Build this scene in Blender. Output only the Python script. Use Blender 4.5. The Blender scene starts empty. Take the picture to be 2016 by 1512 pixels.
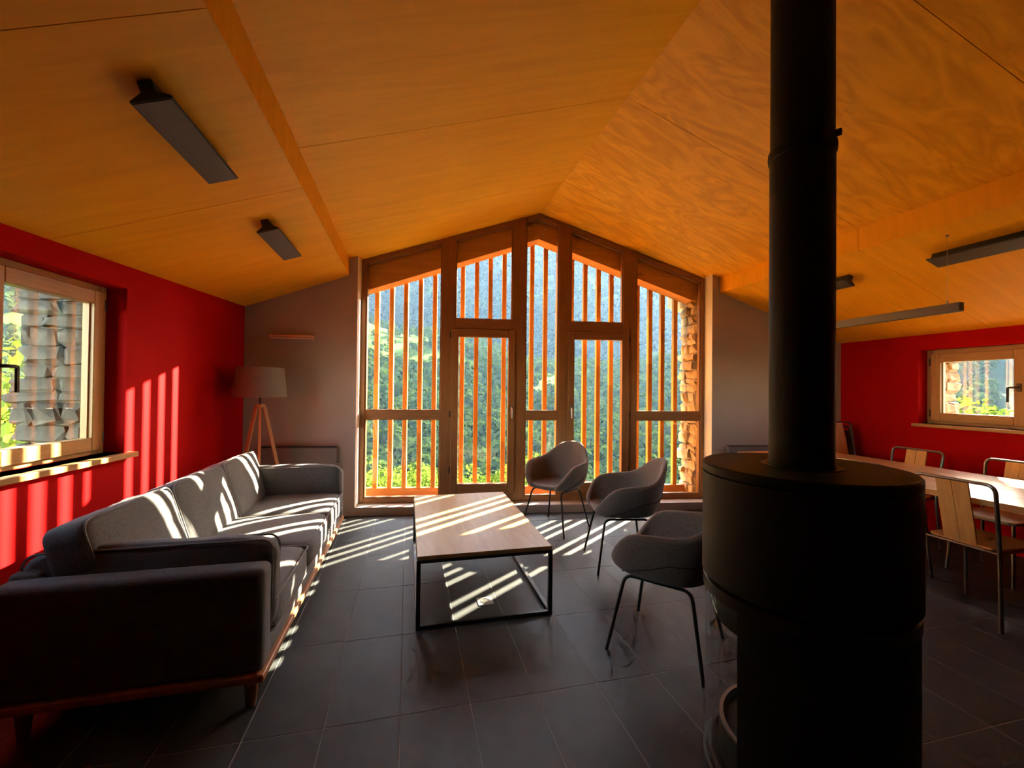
import bpy, bmesh, math, random
import numpy as np
from mathutils import Vector, Matrix, noise
random.seed(7); np.random.seed(7)
SC = bpy.context.scene
COL = SC.collection
PI = math.pi
# ------------------------------------------------------------------ camera
def cam_axes(yaw, pitch, roll):
    cy, sy, cp, sp = math.cos(yaw), math.sin(yaw), math.cos(pitch), math.sin(pitch)
    fwd = Vector((sy*cp, cy*cp, sp)); r = Vector((cy, -sy, 0)); up = r.cross(fwd)
    cr, sr = math.cos(roll), math.sin(roll)
    return r*cr + up*sr, up*cr - r*sr, fwd
_r, _u, _f = cam_axes(*[math.radians(a) for a in (13.677, .6445, .6156)])
cam_data = bpy.data.cameras.new('camera'); cam = bpy.data.objects.new('camera', cam_data); COL.objects.link(cam)
m = Matrix((( _r.x, _u.x, -_f.x, 0), (_r.y, _u.y, -_f.y, 0), (_r.z, _u.z, -_f.z, 1.37), (0, 0, 0, 1)))
cam.matrix_world = m
cam_data.sensor_width = 36; cam_data.lens = 836.95/2016*36; cam_data.clip_start = .05; cam_data.clip_end = 6000
SC.camera = cam
# ------------------------------------------------------------------ light
SUN_AZ, SUN_EL = math.radians(37.1), math.radians(26.7)
sun_dir = Vector((math.cos(SUN_AZ)*math.cos(SUN_EL), math.sin(SUN_AZ)*math.cos(SUN_EL), math.sin(SUN_EL)))
sl = bpy.data.lights.new('sun', 'SUN'); sl.energy = 32; sl.angle = math.radians(.5); sl.color = (1, .90, .72)
so = bpy.data.objects.new('sun', sl); COL.objects.link(so)
so.rotation_euler = sun_dir.to_track_quat('Z', 'Y').to_euler(); so.location = sun_dir*60
W = bpy.data.worlds.new('sky'); SC.world = W; W.use_nodes = True
wn = W.node_tree.nodes; wl = W.node_tree.links; wn.clear()
wo = wn.new('ShaderNodeOutputWorld'); wb = wn.new('ShaderNodeBackground'); sk = wn.new('ShaderNodeTexSky')
sk.sky_type = 'NISHITA'; sk.sun_disc = False; sk.sun_elevation = SUN_EL; sk.sun_rotation = PI/2 - SUN_AZ
sk.altitude = 1300; sk.air_density = 1.0; sk.dust_density = 2.0; sk.ozone_density = 1.0
wb.inputs['Strength'].default_value = 1.35
wt = wn.new('ShaderNodeMix'); wt.data_type = 'RGBA'; wt.blend_type = 'MULTIPLY'; wt.inputs[0].default_value = 1; wt.inputs[7].default_value = (1, .87, .70, 1)   # the photograph's warm white balance
wl.new(sk.outputs[0], wt.inputs[6]); wl.new(wt.outputs[2], wb.inputs[0]); wl.new(wb.outputs[0], wo.inputs[0])
vs = SC.view_settings
vs.view_transform = 'Standard'; vs.look = 'None'; vs.exposure = 1.75; vs.gamma = 1; vs.use_curve_mapping = False
cy_ = SC.cycles
cy_.use_denoising = True; cy_.max_bounces = 9; cy_.diffuse_bounces = 5; cy_.glossy_bounces = 3
cy_.transparent_max_bounces = 14; cy_.transmission_bounces = 4; cy_.volume_bounces = 0
cy_.use_light_tree = False; cy_.use_adaptive_sampling = True; cy_.adaptive_threshold = .04; cy_.adaptive_min_samples = 16
cy_.sample_clamp_indirect = 20; cy_.caustics_reflective = False; cy_.caustics_refractive = False

# ------------------------------------------------------------------ materials
MAT = {}
def new_mat(name):
    mt = bpy.data.materials.new(name); mt.use_nodes = True; MAT[name] = mt
    nt = mt.node_tree; b = nt.nodes['Principled BSDF']
    return mt, nt, b
def mat(name, col, rough=.6, var=.12, scale=6., metal=0., spec=.5, bump=0., bscale=60., stretch=(1, 1, 1), sheen=0., coords='Object', detail=4):
    """plain surface with a soft procedural tint variation and fine relief"""
    mt, nt, b = new_mat(name); N = nt.nodes; L = nt.links
    tc = N.new('ShaderNodeTexCoord'); mp = N.new('ShaderNodeMapping'); mp.inputs['Scale'].default_value = stretch
    L.new(tc.outputs[coords], mp.inputs[0])
    nz = N.new('ShaderNodeTexNoise'); nz.inputs['Scale'].default_value = scale; nz.inputs['Detail'].default_value = detail
    L.new(mp.outputs[0], nz.inputs['Vector'])
    rp = N.new('ShaderNodeValToRGB'); c = np.array(col)
    rp.color_ramp.elements[0].position = .3; rp.color_ramp.elements[1].position = .7
    rp.color_ramp.elements[0].color = (*(c*(1-var)), 1); rp.color_ramp.elements[1].color = (*np.minimum(c*(1+var), 1), 1)
    L.new(nz.outputs[0], rp.inputs[0]); L.new(rp.outputs[0], b.inputs['Base Color'])
    b.inputs['Roughness'].default_value = rough; b.inputs['Metallic'].default_value = metal
    b.inputs['Specular IOR Level'].default_value = spec
    if sheen: b.inputs['Sheen Weight'].default_value = sheen
    if bump:
        n2 = N.new('ShaderNodeTexNoise'); n2.inputs['Scale'].default_value = bscale; n2.inputs['Detail'].default_value = 3
        L.new(mp.outputs[0], n2.inputs['Vector'])
        bp = N.new('ShaderNodeBump'); bp.inputs['Strength'].default_value = bump; bp.inputs['Distance'].default_value = .01
        L.new(n2.outputs[0], bp.inputs['Height']); L.new(bp.outputs[0], b.inputs['Normal'])
    return mt
def wood(name, dark, light, rough=.45, axis=0, scale=3., dist=3., contrast=(.3, .72), spec=.4, sw=14., bump=.05, figure=0.):
    """stretched-noise grain along one local axis, with optional plywood figure"""
    mt, nt, b = new_mat(name); N = nt.nodes; L = nt.links
    tc = N.new('ShaderNodeTexCoord'); mp = N.new('ShaderNodeMapping')
    oi = N.new('ShaderNodeObjectInfo'); ad = N.new('ShaderNodeVectorMath'); ad.operation = 'MULTIPLY_ADD'
    cx = N.new('ShaderNodeCombineXYZ')
    for i in range(3): L.new(oi.outputs['Random'], cx.inputs[i])
    ad.inputs[1].default_value = (37, 53, 29)
    L.new(cx.outputs[0], ad.inputs[0]); L.new(tc.outputs['Object'], ad.inputs[2])
    s = [sw]*3; s[axis] = 1.; mp.inputs['Scale'].default_value = s
    L.new(ad.outputs[0], mp.inputs[0])
    nz = N.new('ShaderNodeTexNoise'); nz.inputs['Scale'].default_value = scale; nz.inputs['Detail'].default_value = 6
    nz.inputs['Distortion'].default_value = dist*.15; nz.inputs['Roughness'].default_value = .6
    L.new(mp.outputs[0], nz.inputs['Vector'])
    fac = nz.outputs[0]
    if figure:
        m2 = N.new('ShaderNodeMapping'); s2 = [2.6]*3; s2[axis] = .9; m2.inputs['Scale'].default_value = s2
        L.new(ad.outputs[0], m2.inputs[0])
        n3 = N.new('ShaderNodeTexNoise'); n3.inputs['Scale'].default_value = 1.5; n3.inputs['Detail'].default_value = 3; n3.inputs['Distortion'].default_value = 1.3
        L.new(m2.outputs[0], n3.inputs['Vector'])
        mu = N.new('ShaderNodeMath'); mu.operation = 'MULTIPLY'; mu.inputs[1].default_value = 9.
        L.new(n3.outputs[0], mu.inputs[0])
        pp = N.new('ShaderNodeMath'); pp.operation = 'PINGPONG'; pp.inputs[1].default_value = 1.
        L.new(mu.outputs[0], pp.inputs[0])
        mx = N.new('ShaderNodeMix'); mx.data_type = 'FLOAT'; mx.inputs[0].default_value = figure
        L.new(nz.outputs[0], mx.inputs[2]); L.new(pp.outputs[0], mx.inputs[3]); fac = mx.outputs[0]
    rp = N.new('ShaderNodeValToRGB')
    rp.color_ramp.elements[0].position = contrast[0]; rp.color_ramp.elements[1].position = contrast[1]
    rp.color_ramp.elements[0].color = (*dark, 1); rp.color_ramp.elements[1].color = (*light, 1)
    L.new(fac, rp.inputs[0]); L.new(rp.outputs[0], b.inputs['Base Color'])
    b.inputs['Roughness'].default_value = rough; b.inputs['Specular IOR Level'].default_value = spec
    bp = N.new('ShaderNodeBump'); bp.inputs['Strength'].default_value = bump; bp.inputs['Distance'].default_value = .004
    L.new(nz.outputs[0], bp.inputs['Height']); L.new(bp.outputs[0], b.inputs['Normal'])
    return mt
def fabric(name, col, var=.25, rough=.9, thread=420., sheen=.15):
    mt, nt, b = new_mat(name); N = nt.nodes; L = nt.links
    tc = N.new('ShaderNodeTexCoord')
    outs = []
    for st in ((1, .08, 1), (.08, 1, .3)):
        mp = N.new('ShaderNodeMapping'); mp.inputs['Scale'].default_value = st; L.new(tc.outputs['Object'], mp.inputs[0])
        nz = N.new('ShaderNodeTexNoise'); nz.inputs['Scale'].default_value = thread; nz.inputs['Detail'].default_value = 1
        L.new(mp.outputs[0], nz.inputs['Vector']); outs.append(nz.outputs[0])
    ml = N.new('ShaderNodeMath'); ml.operation = 'ADD'; L.new(outs[0], ml.inputs[0]); L.new(outs[1], ml.inputs[1])
    rp = N.new('ShaderNodeValToRGB'); c = np.array(col)
    rp.color_ramp.elements[0].position = .75; rp.color_ramp.elements[1].position = 1.25 if False else 1.
    rp.color_ramp.elements[0].color = (*(c*(1-var)), 1); rp.color_ramp.elements[1].color = (*(c*(1+var)), 1)
    L.new(ml.outputs[0], rp.inputs[0]); L.new(rp.outputs[0], b.inputs['Base Color'])
    b.inputs['Roughness'].default_value = rough; b.inputs['Specular IOR Level'].default_value = .2; b.inputs['Sheen Weight'].default_value = sheen
    n2 = N.new('ShaderNodeTexNoise'); n2.inputs['Scale'].default_value = 9; n2.inputs['Detail'].default_value = 3; L.new(tc.outputs['Object'], n2.inputs['Vector'])
    bp = N.new('ShaderNodeBump'); bp.inputs['Strength'].default_value = .12; bp.inputs['Distance'].default_value = .01
    L.new(n2.outputs[0], bp.inputs['Height']); L.new(bp.outputs[0], b.inputs['Normal'])
    return mt
def glass(name, tint=(.97, .985, .975), mirror=1.0):
    mt = bpy.data.materials.new(name); mt.use_nodes = True; MAT[name] = mt
    N = mt.node_tree.nodes; L = mt.node_tree.links; N.clear()
    o = N.new('ShaderNodeOutputMaterial'); t = N.new('ShaderNodeBsdfTransparent'); g = N.new('ShaderNodeBsdfGlossy'); mx = N.new('ShaderNodeMixShader')
    t.inputs[0].default_value = (*tint, 1); g.inputs['Roughness'].default_value = .0; g.inputs[0].default_value = (1, 1, 1, 1)
    lw = N.new('ShaderNodeLayerWeight'); lw.inputs[0].default_value = .5      # Schlick reflectance, the same from both sides of the pane
    pw = N.new('ShaderNodeMath'); pw.operation = 'POWER'; pw.inputs[1].default_value = 5.
    mu = N.new('ShaderNodeMath'); mu.operation = 'MULTIPLY_ADD'; mu.inputs[1].default_value = .96*mirror; mu.inputs[2].default_value = .04*mirror; mu.use_clamp = True
    L.new(lw.outputs['Facing'], pw.inputs[0]); L.new(pw.outputs[0], mu.inputs[0]); L.new(mu.outputs[0], mx.inputs[0]); L.new(t.outputs[0], mx.inputs[1]); L.new(g.outputs[0], mx.inputs[2]); L.new(mx.outputs[0], o.inputs[0])
    return mt

wood('plywood', (.76, .365, .008), (.90, .455, .014), rough=.5, axis=0, scale=1.6, dist=5, sw=9, contrast=(.28, .72), spec=.25, bump=.02)
wood('plywood_figured', (.64, .295, .006), (.88, .445, .013), rough=.5, axis=0, scale=1.8, dist=6, sw=7, contrast=(.2, .75), spec=.25, bump=.02, figure=.38)
wood('fascia_wood', (.76, .370, .008), (.90, .455, .014), rough=.5, axis=2, scale=2.2, sw=8, spec=.25, bump=.02)
wood('frame_wood', (.23, .100, .030), (.34, .160, .052), rough=.42, axis=2, scale=4, sw=16, spec=.45)  # same larch as the casements, backlit darkness put into its colour
wood('frame_wood_backlit_h', (.23, .100, .030), (.34, .160, .052), rough=.42, axis=0, scale=4, sw=16, spec=.45)
wood('casement_wood', (.38, .20, .065), (.52, .29, .105), rough=.42, axis=2, scale=4, sw=16, spec=.45)
wood('casement_wood_h', (.38, .20, .065), (.52, .29, .105), rough=.42, axis=0, scale=4, sw=16, spec=.45)
wood('slat_wood', (.64, .245, .036), (.84, .375, .066), rough=.55, axis=2, scale=3, sw=12, spec=.3)
wood('beam_wood', (.52, .200, .040), (.70, .300, .065), rough=.55, axis=0, scale=2, sw=10, spec=.3)
wood('table_wood', (.38, .235, .085), (.50, .325, .13), rough=.38, axis=1, scale=2.2, sw=11, spec=.45, figure=.18)
wood('dining_wood', (.46, .235, .07), (.60, .33, .115), rough=.27, axis=1, scale=2.4, sw=10, spec=.5)
wood('chair_wood', (.50, .255, .072), (.64, .35, .115), rough=.4, axis=2, scale=4, sw=10, spec=.45)
wood('sofa_wood', (.30, .12, .045), (.44, .19, .075), rough=.4, axis=1, scale=4, sw=12, spec=.45)
wood('lamp_wood', (.42, .19, .08), (.56, .27, .115), rough=.45, axis=2, scale=6, sw=12)
def finger_joints(name):
    """short lengths of timber glued end to end: each length its own tone"""
    nt = MAT[name].node_tree; N = nt.nodes; L = nt.links; b = N['Principled BSDF']; src = b.inputs['Base Color'].links[0].from_socket
    tc = N.new('ShaderNodeTexCoord'); sp = N.new('ShaderNodeSeparateXYZ'); L.new(tc.outputs['Object'], sp.inputs[0]); oi = N.new('ShaderNodeObjectInfo')
    ma = N.new('ShaderNodeMath'); ma.operation = 'MULTIPLY_ADD'; ma.inputs[1].default_value = 9.; L.new(oi.outputs['Random'], ma.inputs[0])
    mz = N.new('ShaderNodeMath'); mz.operation = 'MULTIPLY'; mz.inputs[1].default_value = 1.7; L.new(sp.outputs[2], mz.inputs[0]); L.new(mz.outputs[0], ma.inputs[2])
    fl_ = N.new('ShaderNodeMath'); fl_.operation = 'FLOOR'; L.new(ma.outputs[0], fl_.inputs[0])
    ad = N.new('ShaderNodeMath'); ad.operation = 'ADD'; L.new(fl_.outputs[0], ad.inputs[0]); L.new(oi.outputs['Random'], ad.inputs[1])
    wn_ = N.new('ShaderNodeTexWhiteNoise'); wn_.noise_dimensions = '1D'; L.new(ad.outputs[0], wn_.inputs['W'])
    mr = N.new('ShaderNodeMapRange'); mr.inputs['To Min'].default_value = .62; mr.inputs['To Max'].default_value = 1.12; L.new(wn_.outputs['Value'], mr.inputs['Value'])
    hs = N.new('ShaderNodeHueSaturation'); L.new(src, hs.inputs['Color']); L.new(mr.outputs[0], hs.inputs['Value']); L.new(hs.outputs[0], b.inputs['Base Color'])
finger_joints('slat_wood')
mat('red_paint', (.44, .0022, .0026), rough=.7, var=.05, scale=3, bump=.06, bscale=220, spec=.07)
mat('grey_plaster', (.40, .355, .315), rough=.8, var=.05, scale=2.5, bump=.08, bscale=160, spec=.25)
mat('reveal_plaster', (.62, .60, .57), rough=.8, var=.04, scale=4, spec=.25)
mat('tile_grey', (.056, .059, .058), rough=.5, var=.14, scale=7, bump=.008, bscale=240, spec=.2, detail=6)
mat('grout', (.24, .225, .21), rough=.9, var=.1, scale=30, spec=.2)
fabric('sofa_fabric', (.102, .100, .098)); fabric('sofa_piping', (.17, .16, .155))
fabric('chair_fabric', (.145, .124, .106), thread=500., sheen=.2); fabric('chair_seam', (.03, .026, .024))
fabric('shade_fabric', (.17, .155, .14), thread=260., var=.15)
mat('black_steel', (.012, .012, .013), rough=.45, var=.1, scale=9, spec=.5)
mat('stove_black', (.0075, .0072, .007), rough=.55, var=.15, scale=12, spec=.4, bump=.05, bscale=500)
mat('stove_ring', (.05, .046, .043), rough=.35, var=.1, scale=8, metal=.6)
mat('hearth_metal', (.34, .32, .30), rough=.45, var=.1, scale=10, metal=.3)
mat('fire_clay', (.05, .046, .043), rough=.9, var=.2, scale=14)
mat('lamp_black', (.030, .028, .027), rough=.55, var=.08, scale=6)
mat('diffuser', (.085, .078, .07), rough=.5, var=.04, scale=4)
mat('pendant_grey', (.10, .092, .085), rough=.4, var=.06, scale=5, metal=.4)
mat('raw_steel', (.20, .18, .155), rough=.32, var=.2, scale=14, metal=.85)
mat('handle_metal', (.42, .39, .35), rough=.3, var=.06, scale=20, metal=.9)
mat('bronze_handle', (.06, .045, .04), rough=.35, var=.06, scale=20, metal=.6)
mat('cable', (.5, .48, .45), rough=.4, var=.05, metal=.6)
mat('radiator_grey', (.17, .15, .14), rough=.5, var=.05, scale=4)
mat('copper_paint', (.80, .52, .40), rough=.45, var=.06, scale=10, metal=.2)
mat('outlet_metal', (.55, .54, .52), rough=.35, var=.06, scale=40, metal=.7)
mat('bolt_metal', (.6, .58, .54), rough=.35, var=.06, scale=40, metal=.8)
mat('stone_warm', (.42, .30, .17), rough=.95, var=.45, scale=7, bump=.6, bscale=26, spec=.15, detail=8)
mat('stone_pale', (.52, .39, .24), rough=.95, var=.35, scale=9, bump=.6, bscale=26, spec=.15, detail=8)
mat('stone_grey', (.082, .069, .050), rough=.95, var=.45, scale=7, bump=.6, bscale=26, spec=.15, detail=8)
mat('mortar', (.26, .205, .14), rough=1, var=.25, scale=18, bump=.4, bscale=60, spec=.1)
mat('bounce_terrace', (.58, .53, .46), rough=.9, var=.2, scale=9, bump=.2, bscale=50, spec=.2)  # made pale to throw sunlight up to the ceiling
mat('bark', (.10, .075, .05), rough=.95, var=.35, scale=12, bump=.5, bscale=30, spec=.1)
glass('pane_glass'); glass('stove_glass', tint=(.93, .92, .90), mirror=1.2)
def leafy(name, col, trans=.35, var=.4, scale=.6):
    mt = bpy.data.materials.new(name); mt.use_nodes = True; MAT[name] = mt
    N = mt.node_tree.nodes; L = mt.node_tree.links; N.clear()
    o = N.new('ShaderNodeOutputMaterial'); d = N.new('ShaderNodeBsdfDiffuse'); t = N.new('ShaderNodeBsdfTranslucent'); mx = N.new('ShaderNodeMixShader')
    g = N.new('ShaderNodeNewGeometry'); nz = N.new('ShaderNodeTexNoise'); nz.inputs['Scale'].default_value = scale; nz.inputs['Detail'].default_value = 5
    L.new(g.outputs['Position'], nz.inputs['Vector'])
    rp = N.new('ShaderNodeValToRGB'); c = np.array(col)
    rp.color_ramp.elements[0].position = .3; rp.color_ramp.elements[1].position = .7
    rp.color_ramp.elements[0].color = (*(c*(1-var)), 1); rp.color_ramp.elements[1].color = (*(c*(1+var)), 1)
    L.new(nz.outputs[0], rp.inputs[0]); L.new(rp.outputs[0], d.inputs[0]); L.new(rp.outputs[0], t.inputs[0])
    mx.inputs[0].default_value = trans; L.new(d.outputs[0], mx.inputs[1]); L.new(t.outputs[0], mx.inputs[2]); L.new(mx.outputs[0], o.inputs[0])
    return mt
leafy('leaf_bright', (.115, .165, .022), trans=.5, scale=1.2)
leafy('leaf_mid', (.034, .054, .013), trans=.35, scale=.08)
leafy('leaf_far', (.013, .022, .012), trans=.12, scale=.02)

# ------------------------------------------------------------------ mesh helpers
class MB:
    def __init__(self): self.v = []; self.f = []
    def add(self, vs, fs):
        n = len(self.v); self.v += [tuple(p) for p in vs]; self.f += [tuple(i+n for i in q) for q in fs]; return self
    def box(self, lo, hi):
        (a, b, c), (d, e, f) = lo, hi
        return self.add([(a, b, c), (d, b, c), (d, e, c), (a, e, c), (a, b, f), (d, b, f), (d, e, f), (a, e, f)],
                        [(3, 2, 1, 0), (4, 5, 6, 7), (0, 1, 5, 4), (1, 2, 6, 5), (2, 3, 7, 6), (3, 0, 4, 7)])
    def prism(self, poly, d0, d1, axis=1):
        """polygon in the two other axes, extruded along axis"""
        n = len(poly)
        def P(p, d):
            if axis == 1: return (p[0], d, p[1])
            if axis == 0: return (d, p[0], p[1])
            return (p[0], p[1], d)
        vs = [P(p, d0) for p in poly] + [P(p, d1) for p in poly]
        return self.add(vs, [tuple(range(n)), tuple(range(2*n-1, n-1, -1))] + [(i+n, (i+1) % n+n, (i+1) % n, i) for i in range(n)])
    def lathe(self, prof, n=48, c=(0, 0), cap=True, a0=0., a1=2*PI):
        full = abs(a1-a0-2*PI) < 1e-6; m = n if full else n+1
        vs = []
        for k in range(m):
            a = a0+(a1-a0)*k/n
            for r, z in prof: vs.append((c[0]+r*math.cos(a), c[1]+r*math.sin(a), z))
        q = len(prof); fs = []
        for k in range(n):
            k2 = (k+1) % m
            for i in range(q-1): fs.append((k*q+i, k2*q+i, k2*q+i+1, k*q+i+1))
        if cap and full:
            if prof[0][0] > 1e-6: fs.append(tuple(k*q for k in range(m))[::-1])
            if prof[-1][0] > 1e-6: fs.append(tuple(k*q+q-1 for k in range(m)))
        return self.add(vs, fs)
    def tube(self, pts, r, n=10, closed=False, rads=None):
        pts = [Vector(p) for p in pts]; N = len(pts); vs = []; prev = None
        for i, p in enumerate(pts):
            a = pts[i-1] if (i > 0 or closed) else p; b = pts[(i+1) % N] if (i < N-1 or closed) else p
            t = (b-a).normalized()
            if prev is None: s = t.orthogonal().normalized()
            else:
                s = prev - t*prev.dot(t)
                s = s.normalized() if s.length > 1e-6 else t.orthogonal().normalized()
            prev = s; w = t.cross(s); rr = rads[i] if rads else r
            for k in range(n):
                an = 2*PI*k/n; vs.append(p + s*(rr*math.cos(an)) + w*(rr*math.sin(an)))
        fs = []
        for i in range(N if closed else N-1):
            j = (i+1) % N
            for k in range(n): k2 = (k+1) % n; fs.append((i*n+k, i*n+k2, j*n+k2, j*n+k))
        if not closed: fs += [tuple(range(n))[::-1], tuple(range((N-1)*n, N*n))]
        return self.add(vs, fs)
    def xf(self, M):
        self.v = [tuple(M @ Vector(p)) for p in self.v]; return self
    def build(self, name, m, parent=None, smooth=False, bevel=0., seg=2, angle=35):
        me = bpy.data.meshes.new(name); me.from_pydata(self.v, [], self.f); me.update()
        if bevel or smooth:
            bm = bmesh.new(); bm.from_mesh(me)
            bmesh.ops.recalc_face_normals(bm, faces=bm.faces)
            if bevel:
                es = [e for e in bm.edges if len(e.link_faces) == 2 and e.calc_face_angle(0) > math.radians(30)]
                bmesh.ops.bevel(bm, geom=es, offset=bevel, segments=seg, profile=.6, affect='EDGES', clamp_overlap=True)
            if smooth:
                for fc in bm.faces: fc.smooth = True
                for e in bm.edges:
                    if len(e.link_faces) == 2 and e.calc_face_angle(0) > math.radians(angle): e.smooth = False
            bm.to_mesh(me); bm.free()
        else:
            bm = bmesh.new(); bm.from_mesh(me); bmesh.ops.recalc_face_normals(bm, faces=bm.faces); bm.to_mesh(me); bm.free()
        me.materials.append(MAT[m])
        o = bpy.data.objects.new(name, me); COL.objects.link(o)
        if parent is not None: o.parent = parent
        return o
def bx(name, lo, hi, m, parent=None, bevel=0., **k): return MB().box(lo, hi).build(name, m, parent, bevel=bevel, **k)
def tag(o, label, cat, group=None, kind=None):
    o['label'] = label; o['category'] = cat
    if group: o['group'] = group
    if kind: o['kind'] = kind
    return o
def empty(name, loc=(0, 0, 0), rz=0., label=None, cat=None, group=None, kind=None):
    o = bpy.data.objects.new(name, None); COL.objects.link(o); o.location = loc; o.rotation_euler = (0, 0, rz); o.empty_display_size = .1
    if label: tag(o, label, cat, group, kind)
    return o
def share(o, parent, loc=None, rot=None):
    c = o.copy(); COL.objects.link(c); c.parent = parent
    if loc is not None: c.location = loc
    if rot is not None: c.rotation_euler = rot
    return c
def copy_thing(root, loc, rz, label):
    r = root.copy(); COL.objects.link(r); r.location = loc; r.rotation_euler = (0, 0, rz); r['label'] = label
    for ch in list(root.children):
        c = ch.copy(); COL.objects.link(c); c.parent = r
        for g in ch.children:
            d = g.copy(); COL.objects.link(d); d.parent = c
    return r
def round_path(pts, r, n=6):
    """polyline with rounded corners"""
    pts = [Vector(p) for p in pts]; out = [pts[0]]
    for i in range(1, len(pts)-1):
        a, b, c = pts[i-1], pts[i], pts[i+1]; d1 = (a-b).normalized(); d2 = (c-b).normalized()
        rr = min(r, (a-b).length*.45, (c-b).length*.45)
        p1 = b+d1*rr; p2 = b+d2*rr
        for k in range(n+1):
            t = k/n; out.append(p1*(1-t)**2 + b*2*t*(1-t) + p2*t*t)
    out.append(pts[-1]); return out
def cushion(sx, sy, sz, puff=.25, p=5., n=(14, 14, 6), wrinkle=.006, seed=0, crown=0.):
    """soft box, centred in x and y, standing on z=0"""
    bm = bmesh.new(); bmesh.ops.create_cube(bm, size=2.)
    me = None
    # build a subdivided cube by mapping each face grid
    bm.free(); vs = {}; V = []; F = []
    def key(q): return tuple(round(x, 5) for x in q)
    def vert(q):
        k = key(q)
        if k not in vs: vs[k] = len(V); V.append(q)
        return vs[k]
    nx, ny, nz = n
    def grid(fn, a, b):
        for i in range(a):
            for j in range(b):
                F.append(tuple(vert(fn(-1+2*(i+di)/a, -1+2*(j+dj)/b)) for di, dj in ((0, 0), (1, 0), (1, 1), (0, 1))))
    for s in (-1, 1):
        grid(lambda a, b: (a, b, s), nx, ny); grid(lambda a, b: (a, s, b), nx, nz); grid(lambda a, b: (s, a, b), ny, nz)
    out = []
    for (a, b, c) in V:
        # superellipsoid rounding, radius small next to the size
        l = (abs(a)**p + abs(b)**p + abs(c)**p)**(1/p); k = max(abs(a), abs(b), abs(c))/l if l else 1
        x, y, z = a*k, b*k, c*k
        bul = (1-a*a)*(1-b*b)
        z *= (1-puff*.5) + puff*.8*bul
        x *= 1-.05*puff*(1-b*b) + .05*puff; y *= 1
        q = Vector((x*sx/2, y*sy/2, z*sz/2))
        w = noise.noise(Vector((q.x*7+seed*3.1, q.y*7, q.z*7)))*wrinkle + noise.noise(Vector((q.x*19+seed, q.y*19, q.z*9)))*wrinkle*.4
        q += Vector((a, b, c)).normalized()*w
        q.z += sz/2 + crown*bul
        out.append(tuple(q))
    mb = MB(); mb.v = out; mb.f = F; return mb

# ------------------------------------------------------------------ frames of reference of the skewed room
FW0 = Vector((-.5443, 4.7965, 0)); FA = math.atan2(-.14064, .99006)
LW0 = Vector((-1.667, 4.957, 0)); LA = math.atan2(.9964, .0845)
RWX = 5.02
def F(s, o, z=0):
    return FW0 + Vector((math.cos(FA)*s - math.sin(FA)*o, math.sin(FA)*s + math.cos(FA)*o, z))
RIDX, RIDZ = 1.45, 3.40
SLX, SLU, SLL = -.632, 2.745, 2.56
SRX, SRU, SRL = 3.51, 2.69, 2.515
KL = (RIDZ-SLU)/(RIDX-SLX); KR = (RIDZ-SRU)/(SRX-RIDX); KLL = .35; KRL = .370
BACKY = -4.2
def ceil_z(x):
    if x < SLX: return SLL - KLL*(SLX-x)
    if x < RIDX: return RIDZ - KL*(RIDX-x)
    if x < SRX: return RIDZ - KR*(x-RIDX)
    return SRL - KRL*(x-SRX)
# ------------------------------------------------------------------ floor
floor = bx('floor', (-3.2, BACKY-.3, -.25), (5.7, 5.35, -.0014), 'grout')
tag(floor, 'dark grey tiled floor running through the whole room', 'floor', kind='structure')
TX, TY, TX0, TY0, G = .2957, .6005, .281, 1.849, .0036
tile_me = None; extra = MB(); ntile = 0
for j in range(-11, 6):
    for i in range(-11, 18):
        x0 = TX0 + i*TX; y0 = TY0 + j*TY
        if x0 < -2.5 or x0 > 5.1: continue
        if y0 > 4.9: continue
        x1, y1 = x0+TX-G, y0+TY-G
        # keep inside the skewed walls
        xl = -1.667 + .0848*((y0+y1)/2-4.957)
        if x1 < xl-.02: continue
        if FW0.y - .142*(x0-FW0.x) < y0: continue
        seen = j >= -2 and (x0 < 5.0)
        if not seen: extra.box((x0, y0, -.02), (x1, y1, 0)); continue
        if tile_me is None:
            t = MB().box((0, 0, -.02), (TX-G, TY-G, 0)).build('tile', 'tile_grey', floor, bevel=.0012, seg=1); tile_me = t.data
        else:
            t = bpy.data.objects.new('tile', tile_me); COL.objects.link(t); t.parent = floor
        t.location = (x0, y0, random.uniform(-.0003, .0003)); ntile += 1
e = extra.build('more_tiles', 'tile_grey', floor); e['kind'] = 'stuff'
print('tiles', ntile)
# ------------------------------------------------------------------ walls
wl_far = empty('wall_far', FW0, FA, 'warm grey plaster gable wall on both sides of the tall glazing', 'wall', kind='structure')
def fz(s, o=0): return ceil_z(F(s, o).x)
lp = MB()
ss = [-1.75, -1.2, -.6, -.095, -.085, 0]
lp.prism([(ss[0], -.2)] + [(0, -.2)] + [(s, fz(s)+.12) for s in reversed(ss)], 0, .24)
lp.build('plaster_wall', 'grey_plaster', wl_far)
rp_ = MB(); ss = [4.0, 4.08, 4.11, 4.7, 5.3, 6.3]
rp_.prism([(4.0, -.2), (6.3, -.2)] + [(s, fz(s)+.12) for s in reversed(ss)], 0, .24)
rp_.build('plaster_wall', 'grey_plaster', wl_far)
bx('plinth', (0, 0, -.2), (4.0, .55, .088), 'grey_plaster', wl_far, bevel=.004)
# lighter plaster on the two window reveals
MB().prism([(0, .088), (.004, .088), (.004, fz(0)-.0), (0, fz(0)-.0)], 0.0, .16).build('reveal', 'reveal_plaster', wl_far)
MB().prism([(3.996, .088), (4.0, .088), (4.0, fz(4)-.0), (3.996, fz(4)-.0)], 0.0, .16).build('reveal', 'reveal_plaster', wl_far)

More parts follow.
